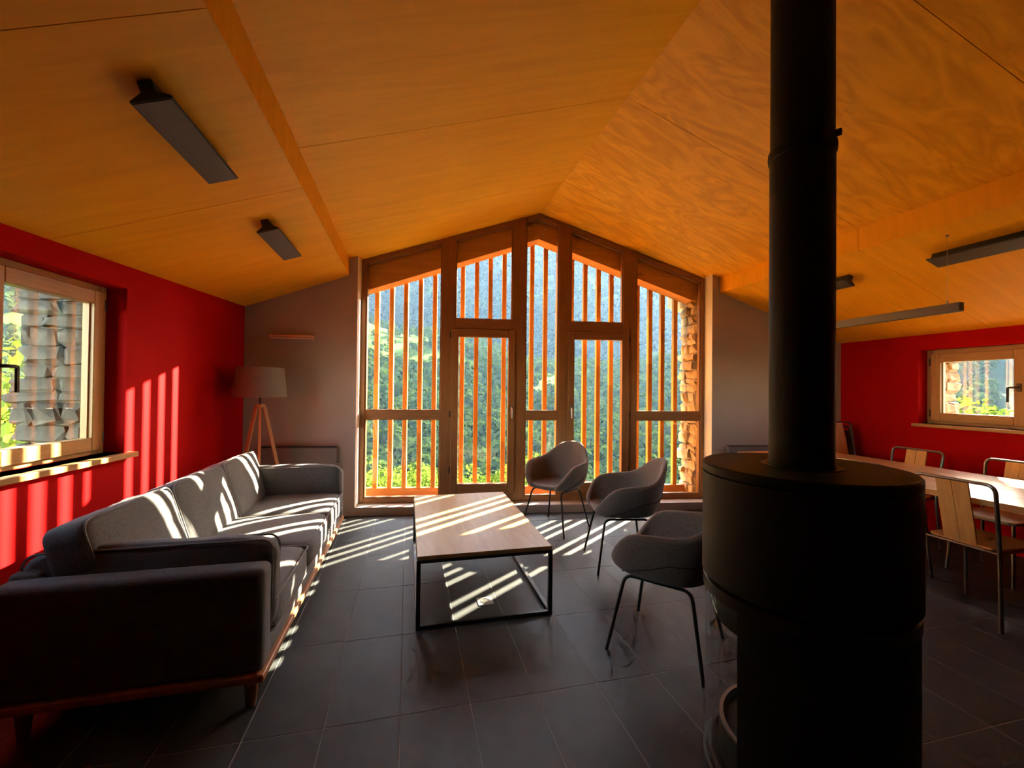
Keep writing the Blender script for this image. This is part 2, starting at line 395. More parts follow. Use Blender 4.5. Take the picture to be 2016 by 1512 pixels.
def holed_wall(name, loc, ang, x0, x1, hole, ztop, thick, m, label):
    w = empty(name, loc, ang, label, 'wall', kind='structure')
    hx0, hx1, hz0, hz1 = hole
    mb = MB()
    mb.box((x0, 0, -.2), (x1, thick, hz0)); mb.box((x0, 0, hz1), (x1, thick, ztop)); mb.box((x0, 0, hz0), (hx0, thick, hz1)); mb.box((hx1, 0, hz0), (x1, thick, hz1))
    mb.build('painted_wall', m, w)
    return w
LH = (-3.17, -1.65, .925, 2.0)          # left window opening: s0, s1, z0, z1
wall_left = holed_wall('wall_left', LW0, LA, -9.3, 0, LH, 2.25, .24, 'red_paint', 'deep red painted side wall behind the long grey sofa')
RW0 = Vector((RWX, 3.212, 0)); RA = -PI/2
RH = (0, 1.47, 1.065, 1.805)
wall_right = holed_wall('wall_right', RW0, RA, -.9, 7.6, RH, 2.05, .24, 'red_paint', 'bright red painted side wall beside the dining table')
mat('back_wall_dark', (.06, .05, .045), rough=.7, var=.1, scale=3)  # unseen back wall, coloured dark to cut light bouncing from behind
wb_ = bx('wall_back', (-3.2, BACKY-.3, -.2), (5.6, BACKY, 3.6), 'back_wall_dark')
tag(wb_, 'plain dark wall closing the room behind the viewer', 'wall', kind='structure')
# ------------------------------------------------------------------ ceiling: plywood panels on a slab
ceiling = empty('ceiling', (0, 0, 0), 0, 'orange varnished plywood ceiling folded along a ridge with lower side bays', 'ceiling', kind='structure')
YEND = 5.5
JY = [2.66-1.24*k for k in range(6, -2, -1)]     # panel joints
def far_y(x, o): return FW0.y - .14064*(x-FW0.x-.14064*o)/.99006 + .99006*o     # plan line parallel to the gable wall
def panel(xa, za, xb, zb, y0, y1, m, name='ceiling_panel'):
    dx, dz = xb-xa, zb-za; L_ = math.hypot(dx, dz); n = 6
    ends = [(L_*k/n, min(y1, far_y(xa+dx*k/n, .22))-y0) for k in range(n+1)] if y1 > 4.5 else [(0, y1-y0), (L_, y1-y0)]
    o = MB().prism([(0, 0), (L_, 0)] + ends[::-1], 0, .016, axis=2).build(name, m, ceiling)
    o.location = (xa, y0, za); o.rotation_euler = (0, -math.atan2(dz, dx), 0)
    return o
gp = .0036
ys = [BACKY] + [y for y in JY if y > BACKY+.1] + [5.3]
for y0, y1 in zip(ys[:-1], ys[1:]):
    a, b = y0+gp/2, y1-gp/2
    xa = -1.667 + .0848*(y0-4.957) - .22; xb = RWX+.22          # each strip ends over the side walls
    panel(xa, SLL-KLL*(SLX-xa), SLX, SLL, a+.1*(y0 > BACKY), b+.1*(y1 < 5.2), 'plywood')
    panel(SLX-.016, SLU-KL*.016, RIDX, RIDZ, a, b, 'plywood')
    panel(RIDX, RIDZ, SRX+.016, SRU-KR*.016, a, b, 'plywood_figured')
    panel(SRX, SRL, xb, SRL-KRL*(xb-SRX), a, b, 'plywood')
    bx('fascia_board', (SLX-.018, a, SLL+.001), (SLX, min(b, far_y(SLX, .05)), SLU-.001), 'fascia_wood', ceiling)
    bx('fascia_board', (SRX, a, SRL+.001), (SRX+.018, min(b, far_y(SRX, .05)), SRU-.001), 'fascia_wood', ceiling)
    sl_ = MB(); prof = [(xa, SLL-KLL*(SLX-xa)), (SLX-.02, SLL+KLL*-.02), (SLX-.02, SLU), (RIDX, RIDZ), (SRX+.02, SRU), (SRX+.02, SRL), (xb, SRL-KRL*(xb-SRX))]
    prof = [(x, z+.018) for x, z in prof]
    for (p, q) in zip(prof[:-1], prof[1:]):
        if abs(p[0]-q[0]) < 1e-4: continue
        ov = lambda x: .55+.125*max(0, min(x, 4.2)+.5)          # unseen overhang, stretched rightwards to block sun from the nearer floor
        e0, e1 = (far_y(p[0], ov(p[0])), far_y(q[0], ov(q[0]))) if y1 > 4.5 else (y1, y1)
        sl_.add([(p[0], y0, p[1]), (q[0], y0, q[1]), (q[0], e1, q[1]), (p[0], e0, p[1]), (p[0], y0, p[1]+.35), (q[0], y0, q[1]+.35), (q[0], e1, q[1]+.35), (p[0], e0, p[1]+.35)],
                [(3, 2, 1, 0), (4, 5, 6, 7), (0, 1, 5, 4), (1, 2, 6, 5), (2, 3, 7, 6), (3, 0, 4, 7)])
    sl_.build('roof_slab', 'grey_plaster', ceiling)
# ------------------------------------------------------------------ gable glazing
glz = empty('window_1', FW0, FA, 'tall brown timber glazing filling the gable with slanted top panes', 'window', kind='structure')
APS = 1.991; O0, O1 = .16, .245
POSTS = [(0, 0.052), (0.88, 1.035), (1.684, 1.836), (2.221, 2.363), (2.991, 3.153), (3.952, 4.03)]
def top(s): return fz(s, .20) - .001
for a, b in POSTS:
    MB().prism([(a, .088), (b, .088), (b, top(b)), (a, top(a))], O0, O1).build('post', 'frame_wood', glz, bevel=.003, seg=1)
RAILH = .052
BAYS = [(0.052, 0.88), (1.035, 1.684), (1.836, 2.221), (2.363, 2.991), (3.153, 3.952)]
def bead(poly, w=.014, o=.172, nm='glazing_bead'):
    """thin stepped frame just inside an opening (convex polygon in s,z)"""
    c = Vector((sum(p[0] for p in poly)/len(poly), sum(p[1] for p in poly)/len(poly))); n = len(poly); ins = []
    P = [Vector(p) for p in poly]
    def inset(i):
        a, b, d = P[i-1], P[i], P[(i+1) % n]
        e1 = (b-a).normalized(); e2 = (d-b).normalized(); n1 = Vector((-e1.y, e1.x)); n2 = Vector((-e2.y, e2.x))
        if n1.dot(c-b) < 0: n1 = -n1
        if n2.dot(c-b) < 0: n2 = -n2
        bis = (n1+n2); return b + bis*(w/(1+n1.dot(n2)))
    I = [inset(i) for i in range(n)]; mb = MB()
    for i in range(n):
        j = (i+1) % n; mb.prism([tuple(P[i]), tuple(P[j]), tuple(I[j]), tuple(I[i])], o, o+.05)
    mb.build(nm, 'frame_wood', glz); return [tuple(q) for q in I]
def pane(poly, parent=None, o=.205, m='pane_glass', nm='pane'):
    return MB().prism(poly, o, o+.006).build(nm, m, parent or glz)
for k, (a, b) in enumerate(BAYS):
    pts = [a, APS, b] if a < APS < b else [a, b]
    for p, q in zip(pts[:-1], pts[1:]):
        MB().prism([(p, top(p)-RAILH), (q, top(q)-RAILH), (q, top(q)), (p, top(p))], O0, O1).build('head_rail', 'frame_wood_backlit_h', glz, bevel=.003, seg=1)
    tops = [(s, top(s)-RAILH) for s in reversed(pts)]
    if k in (0, 2, 4):
        bx('bottom_rail', (a, O0, .088), (b, O1, .142), 'frame_wood_backlit_h', glz, bevel=.003, seg=1)
        bx('transom', (a, O0, 1.023), (b, O1, 1.111), 'frame_wood_backlit_h', glz, bevel=.003, seg=1)
        pane(bead([(a, 1.111), (b, 1.111)] + tops)); pane(bead([(a, .142), (b, .142), (b, 1.023), (a, 1.023)]))
    else:
        bx('head_transom', (a, O0, 2.04), (b, O1, 2.152), 'frame_wood_backlit_h', glz, bevel=.003, seg=1)
        pane(bead([(a, 2.152), (b, 2.152)] + tops))
        bx('threshold', (a, O0, .088), (b, O1, .178), 'frame_wood_backlit_h', glz, bevel=.003, seg=1)
def glazed_door(name, a, b, ga, gb, handle_side, label):
    d = empty(name, FW0, FA, label, 'door', kind='structure')
    z0, z1, g0, g1 = .180, 2.038, .296, 1.949; oa, ob = .135, .205
    bx('stile', (a, oa, z0), (ga, ob, z1), 'frame_wood', d, bevel=.004, seg=1); bx('stile', (gb, oa, z0), (b, ob, z1), 'frame_wood', d, bevel=.004, seg=1)
    bx('top_rail', (ga, oa, g1), (gb, ob, z1), 'frame_wood_backlit_h', d, bevel=.004, seg=1); bx('bottom_rail', (ga, oa, z0), (gb, ob, g0), 'frame_wood_backlit_h', d, bevel=.004, seg=1)
    pane([(ga, g0), (gb, g0), (gb, g1), (ga, g1)], d, o=.17)
    hs = b-.034 if handle_side > 0 else a+.034
    h = bx('handle', (hs-.012, oa-.008, 1.07), (hs+.012, oa, 1.19), 'handle_metal', d, bevel=.003)
    MB().tube(round_path([(hs, oa-.008, 1.15), (hs, oa-.045, 1.15), (hs, oa-.045, 1.04)], .015), .008).build('lever', 'handle_metal', h, smooth=True)
    he = a-.012 if handle_side > 0 else b+.012
    for z in (.45, 1.08, 1.97):
        MB().tube([(he, oa+.018, z-.035), (he, oa+.018, z+.035)], .008).build('hinge', 'bronze_handle', d, smooth=True)
    return d
glazed_door('door_1', 0.997, 1.716, 1.078, 1.64, 1, 'glazed timber door behind the coffee table, silver handle at its far edge')
glazed_door('door_2', 2.335, 3.059, 2.407, 2.973, -1, 'glazed timber door behind the two grey armchairs by the window')
# ------------------------------------------------------------------ slat screen and gable beams outside
scr = empty('slat_screen', FW0, FA, 'orange larch screen of upright slats outside the tall glazing', 'screen')
def beam_z(s): return 3.13 - (.343*(APS-s) if s < APS else .350*(s-APS))
SLW, SLD, SLO = .052, .058, .455
slat_i = 0
for k in range(23):
    s = .111 + .167*k
    zt = beam_z(s)+.10
    MB().box((-SLW/2, 0, 0), (SLW/2, SLD, zt-.187)).build('slat', 'slat_wood', scr, bevel=.003, seg=1).location = (s+random.uniform(-.004, .004), SLO+random.uniform(0, .004), .187)
bx('bottom_rail', (-.02, SLO-.005, .065), (4.0, SLO+.055, .187), 'beam_wood', scr, bevel=.003, seg=1)
for nm, s0, s1, lab in (('gable_beam', -.6, APS+.22, 'orange glulam rafter rising over the glazing beside the floor lamp'), ('gable_beam', APS, 4.6, 'orange glulam rafter sloping down towards the stone pier')):
    gb_ = empty(nm, FW0, FA, lab, 'beam', group='raking beams over the slat screen', kind='structure')
    z0, z1 = beam_z(s0), beam_z(s1)
    if s0 < 0:
        zz = 3.13+.343*.22; poly = [(s0, z0), (APS, 3.13), (APS+.22, zz-.02), (APS+.22, zz+.22), (s0, z0+.32)]
    else:
        poly = [(APS, 3.13), (s1, z1), (s1, z1+.32), (APS+.22, 3.13+.26), (APS+.22, 3.13+.343*.22-.02)]
    MB().prism(poly, .25, .45).build('rafter', 'beam_wood', gb_, bevel=.004, seg=1)
    if s0 < 0:
        for bs, bz in ((1.885, 3.245), (2.06, 3.245), (1.895, 3.19), (2.04, 3.19)):
            MB().tube([(bs, .238, bz), (bs, .252, bz)], .011, n=8).build('bolt', 'bolt_metal', gb_)
# ------------------------------------------------------------------ rough stone work
def stone(sx, sy, sz, m, parent, loc, seed):
    bm = bmesh.new(); bmesh.ops.create_cube(bm, size=1.)
    bmesh.ops.scale(bm, vec=(sx, sy, sz), verts=bm.verts)
    bmesh.ops.bevel(bm, geom=list(bm.edges), offset=min(sx, sy, sz)*random.uniform(.14, .26), segments=1, profile=.7, affect='EDGES')
    for v in bm.verts:
        v.co += Vector([random.uniform(-1, 1)*d*.11 for d in (sx, sy, sz)])
    me = bpy.data.meshes.new('stone'); bm.to_mesh(me); bm.free(); me.materials.append(MAT[m])
    o = bpy.data.objects.new('stone', me); COL.objects.link(o); o.parent = parent; o.location = loc
    o.rotation_euler = (random.uniform(-.06, .06), random.uniform(-.06, .06), random.uniform(-.06, .06)); return o
def stone_face(parent, x_face, side, y0, y1, z0, z1, m, hmin=.07, hmax=.15, wmin=.12, wmax=.26, out=.07, depth=.16):
    """courses of stones on a face at x=x_face whose free side points along side (-1 or +1 in x)"""
    z = z0; n = 0
    while z < z1-.03:
        h = min(random.uniform(hmin, hmax), z1-z); y = y0
        while y < y1-.04:
            w = min(random.uniform(wmin, wmax), y1-y+.03)
            if y1-(y+w) < .07: w = y1-y + random.uniform(-.02, .05)
            pr_ = random.uniform(.6, 1.)*out
            stone(depth, w*1.03, h*1.04, random.choice(m), parent, (x_face + side*(pr_-depth/2), y+w/2, z+h/2), n); n += 1
            y += w
        z += h
pier = empty('wall_loggia', FW0, FA, 'rough warm stone pier at the end of the slat screen', 'wall', kind='structure')
bx('mortar_core', (3.955, .25, -.3), (4.7, .565, 2.60), 'mortar', pier)
stone_face(pier, 4.0, -1, .26, .60, -.05, 2.52, ['stone_warm', 'stone_warm', 'stone_pale'], out=.105, wmin=.10, wmax=.22, hmin=.06)
bx('mortar_core', (-.7, .245, -.3), (-.19, .56, 2.50), 'mortar', pier)
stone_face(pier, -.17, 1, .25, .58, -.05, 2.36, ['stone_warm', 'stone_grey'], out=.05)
bx('bounce_slab', (-.5, .25, -.35), (4.4, 1.25, .0), 'bounce_terrace', pier)  # out of sight, widened to bounce sunlight onto the ceiling
# outer masonry skins of the two side walls, with stone jambs
def skin(name, loc, ang, x0, x1, hole, ztop, jamb_x, side, label, mats):
    w = empty(name, loc, ang, label, 'wall', kind='structure')
    hx0, hx1, hz0, hz1 = hole; mb = MB(); t0, t1 = .245, .60
    mb.box((x0, t0, -1.5), (x1, t1, hz0)); mb.box((x0, t0, hz1), (x1, t1, ztop)); mb.box((x0, t0, hz0), (hx0, t1, hz1)); mb.box((hx1, t0, hz0), (x1, t1, hz1))
    mb.build('mortar_core', 'mortar', w)
    stone_face(w, jamb_x, side, t0, t1+.04, hz0, hz1, mats, hmin=.07, hmax=.16, out=.06)
    return w
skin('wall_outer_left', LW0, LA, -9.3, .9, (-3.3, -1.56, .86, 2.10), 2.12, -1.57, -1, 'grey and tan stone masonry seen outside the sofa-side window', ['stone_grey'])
skin('wall_outer_right', RW0, RA, -1.2, 7.6, (-.09, 1.75, .99, 1.73), 1.85, -.08, 1, 'tan stone masonry seen outside the dining-side window', ['stone_warm'])
# ------------------------------------------------------------------ casement windows
def casement(name, loc, ang, hole, near_high, label, sill_x):
    w = empty(name, loc, ang, label, 'window', kind='structure')
    x0, x1, z0, z1 = hole; fy0, fy1 = .118, .185; sy0, sy1 = .095, .165; fw_, sw_ = .055, .082
    for a, b in ((x0, x0+fw_), (x1-fw_, x1)): bx('frame_jamb', (a, fy0, z0), (b, fy1, z1), 'casement_wood', w, bevel=.004, seg=1)
    bx('frame_head', (x0+fw_, fy0, z1-fw_), (x1-fw_, fy1, z1), 'casement_wood_h', w, bevel=.004, seg=1)
    bx('frame_sill', (x0+fw_, fy0, z0), (x1-fw_, fy1, z0+fw_*.7), 'casement_wood_h', w, bevel=.004, seg=1)
    mid = (x0+x1)/2
    for k, (a, b) in enumerate(((x0+fw_-.012, mid-.003), (mid+.003, x1-fw_+.012))):
        c, d = z0+fw_*.7-.01, z1-fw_+.012
        s = bx('sash', (a, sy0, c), (a+sw_, sy1, d), 'casement_wood', w, bevel=.004, seg=1)
        bx('stile', (b-sw_, sy0, c), (b, sy1, d), 'casement_wood', s, bevel=.004, seg=1)
        bx('top_rail', (a+sw_, sy0, d-sw_), (b-sw_, sy1, d), 'casement_wood_h', s, bevel=.004, seg=1)
        bx('bottom_rail', (a+sw_, sy0, c), (b-sw_, sy1, c+sw_), 'casement_wood_h', s, bevel=.004, seg=1)
        bx('glazing_bead', (a+sw_, .12, c+sw_), (a+sw_+.01, .15, d-sw_), 'casement_wood', s); bx('glazing_bead', (b-sw_-.01, .12, c+sw_), (b-sw_, .15, d-sw_), 'casement_wood', s)
        MB().prism([(a+sw_, c+sw_), (b-sw_, c+sw_), (b-sw_, d-sw_), (a+sw_, d-sw_)], .134, .140).build('pane', 'pane_glass', s)
        hx = a-.006 if k == 0 else b+.006
        for z in (c+.08, d-.08): MB().tube([(hx, sy0+.006, z-.035), (hx, sy0+.006, z+.035)], .008).build('hinge', 'bronze_handle', s, smooth=True)
        if (k == 0) == near_high:
            hx = b-sw_*.55 if k == 0 else a+sw_*.55; zc = (c+d)/2
            h = bx('handle', (hx-.014, sy0-.012, zc-.035), (hx+.014, sy0, zc+.035), 'bronze_handle', w, bevel=.004)
            dx = -.05 if k == 0 else .05
            MB().tube(round_path([(hx, sy0-.01, zc), (hx, sy0-.05, zc), (hx+dx, sy0-.05, zc), (hx+dx, sy0-.05, zc-.13)], .012), .009).build('lever', 'bronze_handle', h, smooth=True)
    return w
casement('window_2', LW0, LA, LH, False, 'pale timber casement window in the red wall above the sofa', None)
casement('window_3', RW0, RA, RH, True, 'pale timber casement window in the red wall above the dining chairs', None)
s1 = bx('window_sill', (LH[0]-.05, -.055, LH[2]-.032), (LH[1]+.05, .118, LH[2]), 'casement_wood_h', None, bevel=.004); s1.location = LW0; s1.rotation_euler = (0, 0, LA)
tag(s1, 'long pale timber sill board above the sofa striped by sunlight', 'window sill', kind='structure')
s2 = bx('window_sill', (RH[0]-.035, -.045, RH[2]-.03), (RH[1]+.05, .118, RH[2]), 'casement_wood_h', None, bevel=.004); s2.location = RW0; s2.rotation_euler = (0, 0, RA)
tag(s2, 'pale timber sill board on the red wall above the dining chairs', 'window sill', kind='structure')
# ------------------------------------------------------------------ radiators, wall lamp
def radiator(s0, s1, z0, z1, label):
    r = empty('panel_radiator', F((s0+s1)/2, 0, 0), FA, label, 'radiator', group='flat radiators on the gable wall'); w = (s1-s0)/2
    bx('panel', (-w, -.075, z0), (w, -.02, z1), 'radiator_grey', r, bevel=.008)
    bx('top_grille', (-w+.01, -.07, z1), (w-.01, -.022, z1+.012), 'lamp_black', r, bevel=.003)
    for x in (-w+.12, w-.12): bx('bracket', (x-.02, -.02, z0+.08), (x+.02, .0, z1-.06), 'lamp_black', r)
radiator(-.93, -.17, .30, .735, 'flat grey radiator on the gable wall behind the floor lamp')
radiator(4.16, 4.95, .30, .735, 'flat grey radiator on the gable wall, mostly behind the stove pipe')
wlmp = empty('wall_lamp', F(-.647, 0, 1.886), FA, 'thin copper coloured bar lamp on the grey wall above the floor lamp', 'wall lamp')
bx('back_plate', (-.19, -.018, -.012), (.19, 0, .012), 'lamp_black', wlmp, bevel=.003)
bx('upper_bar', (-.219, -.05, .003), (.219, -.018, .019), 'copper_paint', wlmp, bevel=.003); bx('lower_bar', (-.219, -.05, -.019), (.219, -.018, -.002), 'copper_paint', wlmp, bevel=.003)
# ------------------------------------------------------------------ ceiling lamps: wide plate under a narrow stem
def ceiling_lamp(xc, y0, y1, side, label):
    k = KLL if side < 0 else -KRL; z = ceil_z(xc); a = math.atan(k)
    t = empty('ceiling_lamp', (xc, y0, z), 0, label, 'ceiling lamp', group='black bar lamps under the lower ceiling bays'); t.rotation_euler = (0, -a, 0)
    L_ = y1-y0; w = .068
    MB().prism([(-.024, 0), (.024, 0), (.024, -.042), (w, -.066), (w, -.074), (-w, -.074), (-w, -.066), (-.024, -.042)], 0, L_).build('housing', 'lamp_black', t, bevel=.0015, seg=1)
    bx('diffuser', (-w+.006, .006, -.077), (w-.006, L_-.006, -.074), 'diffuser', t)
    return t
ceiling_lamp(-.93, 1.77, 2.385, -1, 'large looking black bar lamp under the left ceiling bay, nearest the viewer')
ceiling_lamp(-.93, 3.065, 3.68, -1, 'black bar lamp under the sofa-side ceiling bay, close to the gable wall')
ceiling_lamp(3.81, 1.72, 2.335, 1, 'black bar lamp cut by the frame edge over the dining table')
ceiling_lamp(3.80, 2.94, 3.56, 1, 'black bar lamp peeking out from behind the stove pipe')
pend = empty('pendant_lamp', (3.63, 2.07, 1.93), 0, 'slim grey bar pendant hanging on thin wires above the dining table', 'pendant lamp')
bx('bar', (-.022, 0, 0), (.022, 1.2, .060), 'pendant_grey', pend, bevel=.003)
bx('diffuser', (-.017, .01, -.003), (.017, 1.19, 0), 'diffuser', pend)
for y in (.08, 1.12):
    cz = ceil_z(3.63)-1.93
    c = MB().tube([(0, y, .06), (0, y, cz)], .0012, n=6).build('wire', 'cable', pend)
    MB().tube([(0, y, .06), (0, y, .085)], .006, n=8).build('gripper', 'handle_metal', c); MB().tube([(0, y, cz-.012), (0, y, cz+.004)], .009, n=8).build('ceiling_fixing', 'handle_metal', c)
# ------------------------------------------------------------------ sofa
sofa = empty('sofa', (-1.005, 3.10, 0), 0, 'long dark grey three-seat sofa with wooden base rail along the red wall', 'sofa')
SX0, SX1, SY0, SY1 = -.51, .435, -1.13, 1.15     # local: x from back to front
def lofted(poly_r, name, m, parent, **k): pass
bx('base_rail', (SX0, SY0, .135), (SX1, SY1, .170), 'sofa_wood', sofa, bevel=.012, seg=3, smooth=True)
for x in (SX0+.09, SX1-.07):
    for y in (SY0+.08, SY1-.08):
        MB().lathe([(.017, 0), (.019, .004), (.031, .137)], 16, (x, y)).build('leg', 'sofa_wood', sofa, smooth=True)
bx('seat_base', (SX0+.01, SY0+.12, .17), (SX1-.015, SY1-.12, .275), 'sofa_fabric', sofa, bevel=.02, seg=3, smooth=True)
def arm(y0, y1):
    o = bx('arm', (SX0+.004, y0, .17), (SX1-.006, y1, .605), 'sofa_fabric', sofa, bevel=.034, seg=4, smooth=True)
    return o
arm(SY0+.01, SY0+.125); arm(SY1-.125, SY1-.01)
bx('back_frame', (SX0+.002, SY0+.10, .17), (SX0+.115, SY1-.10, .625), 'sofa_fabric', sofa, bevel=.034, seg=4, smooth=True)
CW = (SY1-SY0-.25)/3
def piping(pts, parent, r=.0045): return MB().tube(pts, r, n=6, closed=True).build('piping', 'sofa_piping', parent, smooth=True)
def rect_loop(a, b, z, rr=.03, n=5, bul=0):
    out = []
    for (cx, cy, st) in ((a-rr, b-rr, 0), (-a+rr, b-rr, 90), (-a+rr, -b+rr, 180), (a-rr, -b+rr, 270)):
        for k in range(n+1):
            t = math.radians(st+90*k/n); out.append((cx+rr*math.cos(t), cy+rr*math.sin(t), z))
    return out
for i in range(3):
    yc = SY0+.125+CW*(i+.5)
    c = cushion(.74, CW-.006, .175, puff=.10, p=9, seed=i+1, wrinkle=.004, crown=.012).build('seat_cushion', 'sofa_fabric', sofa, smooth=True, angle=180)
    c.location = (SX1-.37+.012, yc, .262)
    for z in (.158, .018): piping(rect_loop(.362, (CW-.012)/2, z), c)
for i in range(3):
    yc = SY0+.125+CW*(i+.5); a = math.radians(-74)
    c = cushion(.43, CW-.004, .20, puff=.22, p=10, seed=i+11, wrinkle=.010, n=(16, 18, 8)).build('back_cushion', 'sofa_fabric', sofa, smooth=True, angle=180)
    c.location = (-.200, yc, .615); c.rotation_euler = (0, math.radians(-107), 0)     # almost upright, leaning on the back frame
    for z in (.165, .025): piping(rect_loop(.208, (CW-.02)/2, z, rr=.05), c)
for y, rz in ((SY0+.175, 1), (SY1-.175, -1)):
    c = cushion(.93, .43, .125, puff=.28, p=6, seed=30+rz, wrinkle=.009, n=(20, 14, 6)).build('arm_cushion', 'sofa_fabric', sofa, smooth=True, angle=180)
    c.rotation_euler = (math.radians(90-4*rz), 0, 0); c.location = (-.025, y+.0625, .475)
    for z in (.112, .013): piping(rect_loop(.452, .203, z, rr=.05), c)
# ------------------------------------------------------------------ coffee table
ct = empty('coffee_table', (.462, 3.165, 0), 0, 'low coffee table with pale oak top on a thin black steel box frame', 'coffee table')
TXh, TYh, TZ = .405, .70, .415
bx('table_top', (-TXh+.004, -TYh+.004, TZ-.024), (TXh-.004, TYh-.004, TZ), 'table_wood', ct, bevel=.002, seg=1)
b_ = .024
for sx in (-1, 1):
    for sy in (-1, 1):
        x, y = sx*(TXh-b_/2), sy*(TYh-b_/2); bx('leg', (x-b_/2, y-b_/2, 0), (x+b_/2, y+b_/2, TZ-.024), 'black_steel', ct, bevel=.0015, seg=1)
    x = sx*(TXh-b_/2)
    for z0, z1 in ((TZ-.024-b_*.7, TZ-.024), (0, b_)): bx('long_rail', (x-b_/2, -TYh+b_, z0), (x+b_/2, TYh-b_, z1), 'black_steel', ct, bevel=.0015, seg=1)
for sy in (-1, 1):
    y = sy*(TYh-b_/2)
    for z0, z1 in ((TZ-.024-b_*.7, TZ-.024), (0, b_)): bx('end_rail', (-TXh+b_, y-b_/2, z0), (TXh-b_, y+b_/2, z1), 'black_steel', ct, bevel=.0015, seg=1)
fo = empty('floor_outlet', (.497, 2.71, 0), 0, 'small square metal outlet cover set in the floor under the coffee table', 'outlet')
bx('cover_plate', (-.05, -.05, 0), (.05, .05, .004), 'outlet_metal', fo, bevel=.001, seg=1)
MB().lathe([(.031, .004), (.031, .0065), (.026, .0065), (.026, .0045), (0, .0045)], 28).build('round_lid', 'handle_metal', fo, smooth=True)
# ------------------------------------------------------------------ upholstered armchairs
def smooth_interp(x, xs, ys):
    for i in range(len(xs)-1):
        if x <= xs[i+1]:
            t = (x-xs[i])/(xs[i+1]-xs[i]); t = t*t*(3-2*t); return ys[i]+(ys[i+1]-ys[i])*t
    return ys[-1]
_rd = np.arange(0, 361); _rk = [0, 26, 38, 50, 60, 70, 90, 120, 134, 148, 162, 180]; _rv = [-.012, -.008, .035, .125, .180, .203, .213, .224, .255, .330, .377, .390]
_rh = np.interp(np.minimum(_rd, 360-_rd), _rk, _rv); _kr = np.exp(-np.arange(-12, 13)**2/(2*4.5**2)); _kr /= _kr.sum()
_rh = np.convolve(np.concatenate([_rh[-13:-1], _rh, _rh[1:13]]), _kr, 'valid')
def rim_h(ph): return float(np.interp(math.degrees(ph) % 360, _rd, _rh))
def shell_pt(ph, t, off=0.):
    a, b, p = .230, .238, 3.1
    c, s = abs(math.cos(ph)), abs(math.sin(ph)); R = ((c/a)**p + (s/b)**p)**(-1/p)
    h = rim_h(ph); d = abs((math.degrees(ph)+180) % 360-180)
    lean = .05 + .22*max(0, (d-120)/60)
    if t <= .5:
        q = t/.5; r = R*.84*q; z = -.022*(1-q*q)
        if off: z -= off
        return Vector((r*math.cos(ph), r*math.sin(ph), z))
    q = (t-.5)/.5
    P0 = (R*.84, 0); P1 = (R*1.03, -.004 if h > .02 else .004); P2 = (R*(1.015)+lean*max(h, 0), h)
    B = lambda q: ((1-q)**2*P0[0]+2*q*(1-q)*P1[0]+q*q*P2[0], (1-q)**2*P0[1]+2*q*(1-q)*P1[1]+q*q*P2[1])
    r, z = B(q)
    if off:
        r2, z2 = B(min(1, q+.02)); r1, z1 = B(max(0, q-.02)); dr, dz = r2-r1, z2-z1; l = math.hypot(dr, dz) or 1
        r += dz/l*off; z -= dr/l*off
    return Vector((r*math.cos(ph), r*math.sin(ph), z))
def make_armchair():
    t = empty('armchair', (0, 0, 0)); SZ = .447
    NP, NT = 56, 15; mb = MB(); vs = [shell_pt(0, 0)]; fs = []
    for k in range(NP):
        for j in range(1, NT): vs.append(shell_pt(2*PI*k/NP, j/(NT-1)))
    for k in range(NP):
        k2 = (k+1) % NP; a, b = 1+k*(NT-1), 1+k2*(NT-1)
        fs.append((0, a, b))
        for j in range(NT-2): fs.append((a+j, a+j+1, b+j+1, b+j))
    mb.add(vs, fs); o = mb.build('shell', 'chair_fabric', t, smooth=True, angle=180); o.location.z = SZ
    so_ = o.modifiers.new('thick', 'SOLIDIFY'); so_.thickness = .040; so_.offset = -1
    ss_ = o.modifiers.new('soft', 'SUBSURF'); ss_.levels = 1; ss_.render_levels = 1
    # which way the solidify goes is fixed by the face normals: they must point to the sitter
    me = o.data
    if me.polygons[0].normal.z < 0: me.flip_normals()
    seam = []
    for k in range(41):
        ph = math.radians(48+ (312-48)*k/40); e_ = min(k, 40-k)/9.
        seam.append(shell_pt(ph, .5+.5*(.22+.42*min(1, e_)), .0415) + Vector((0, 0, SZ)))
    MB().tube(seam, .0035, n=6).build('seam', 'chair_seam', t, smooth=True)
    for sy in (-1, 1):
        pts = round_path([(.24, sy*.243, 0), (.170, sy*.165, .386), (-.165, sy*.165, .386), (-.238, sy*.243, 0)], .045, 7)
        MB().tube(pts, .0088, n=10).build('leg_frame', 'black_steel', t, smooth=True)
    bx('cross_bar', (-.012, -.165, .379), (.012, .165, .392), 'black_steel', t)
    return t
ac = make_armchair(); ac.location = (1.44, 4.02, 0); ac.rotation_euler = (0, 0, math.radians(218))
tag(ac, 'brown-grey tub armchair standing closest to the tall glazing', 'armchair', 'tub armchairs round the coffee table')
copy_thing(ac, (1.66, 3.10, 0), math.radians(168.5), 'brown-grey tub armchair in the middle of the row of three')
copy_thing(ac, (1.374, 2.05, 0), math.radians(130.5), 'brown-grey tub armchair partly hidden behind the black stove')
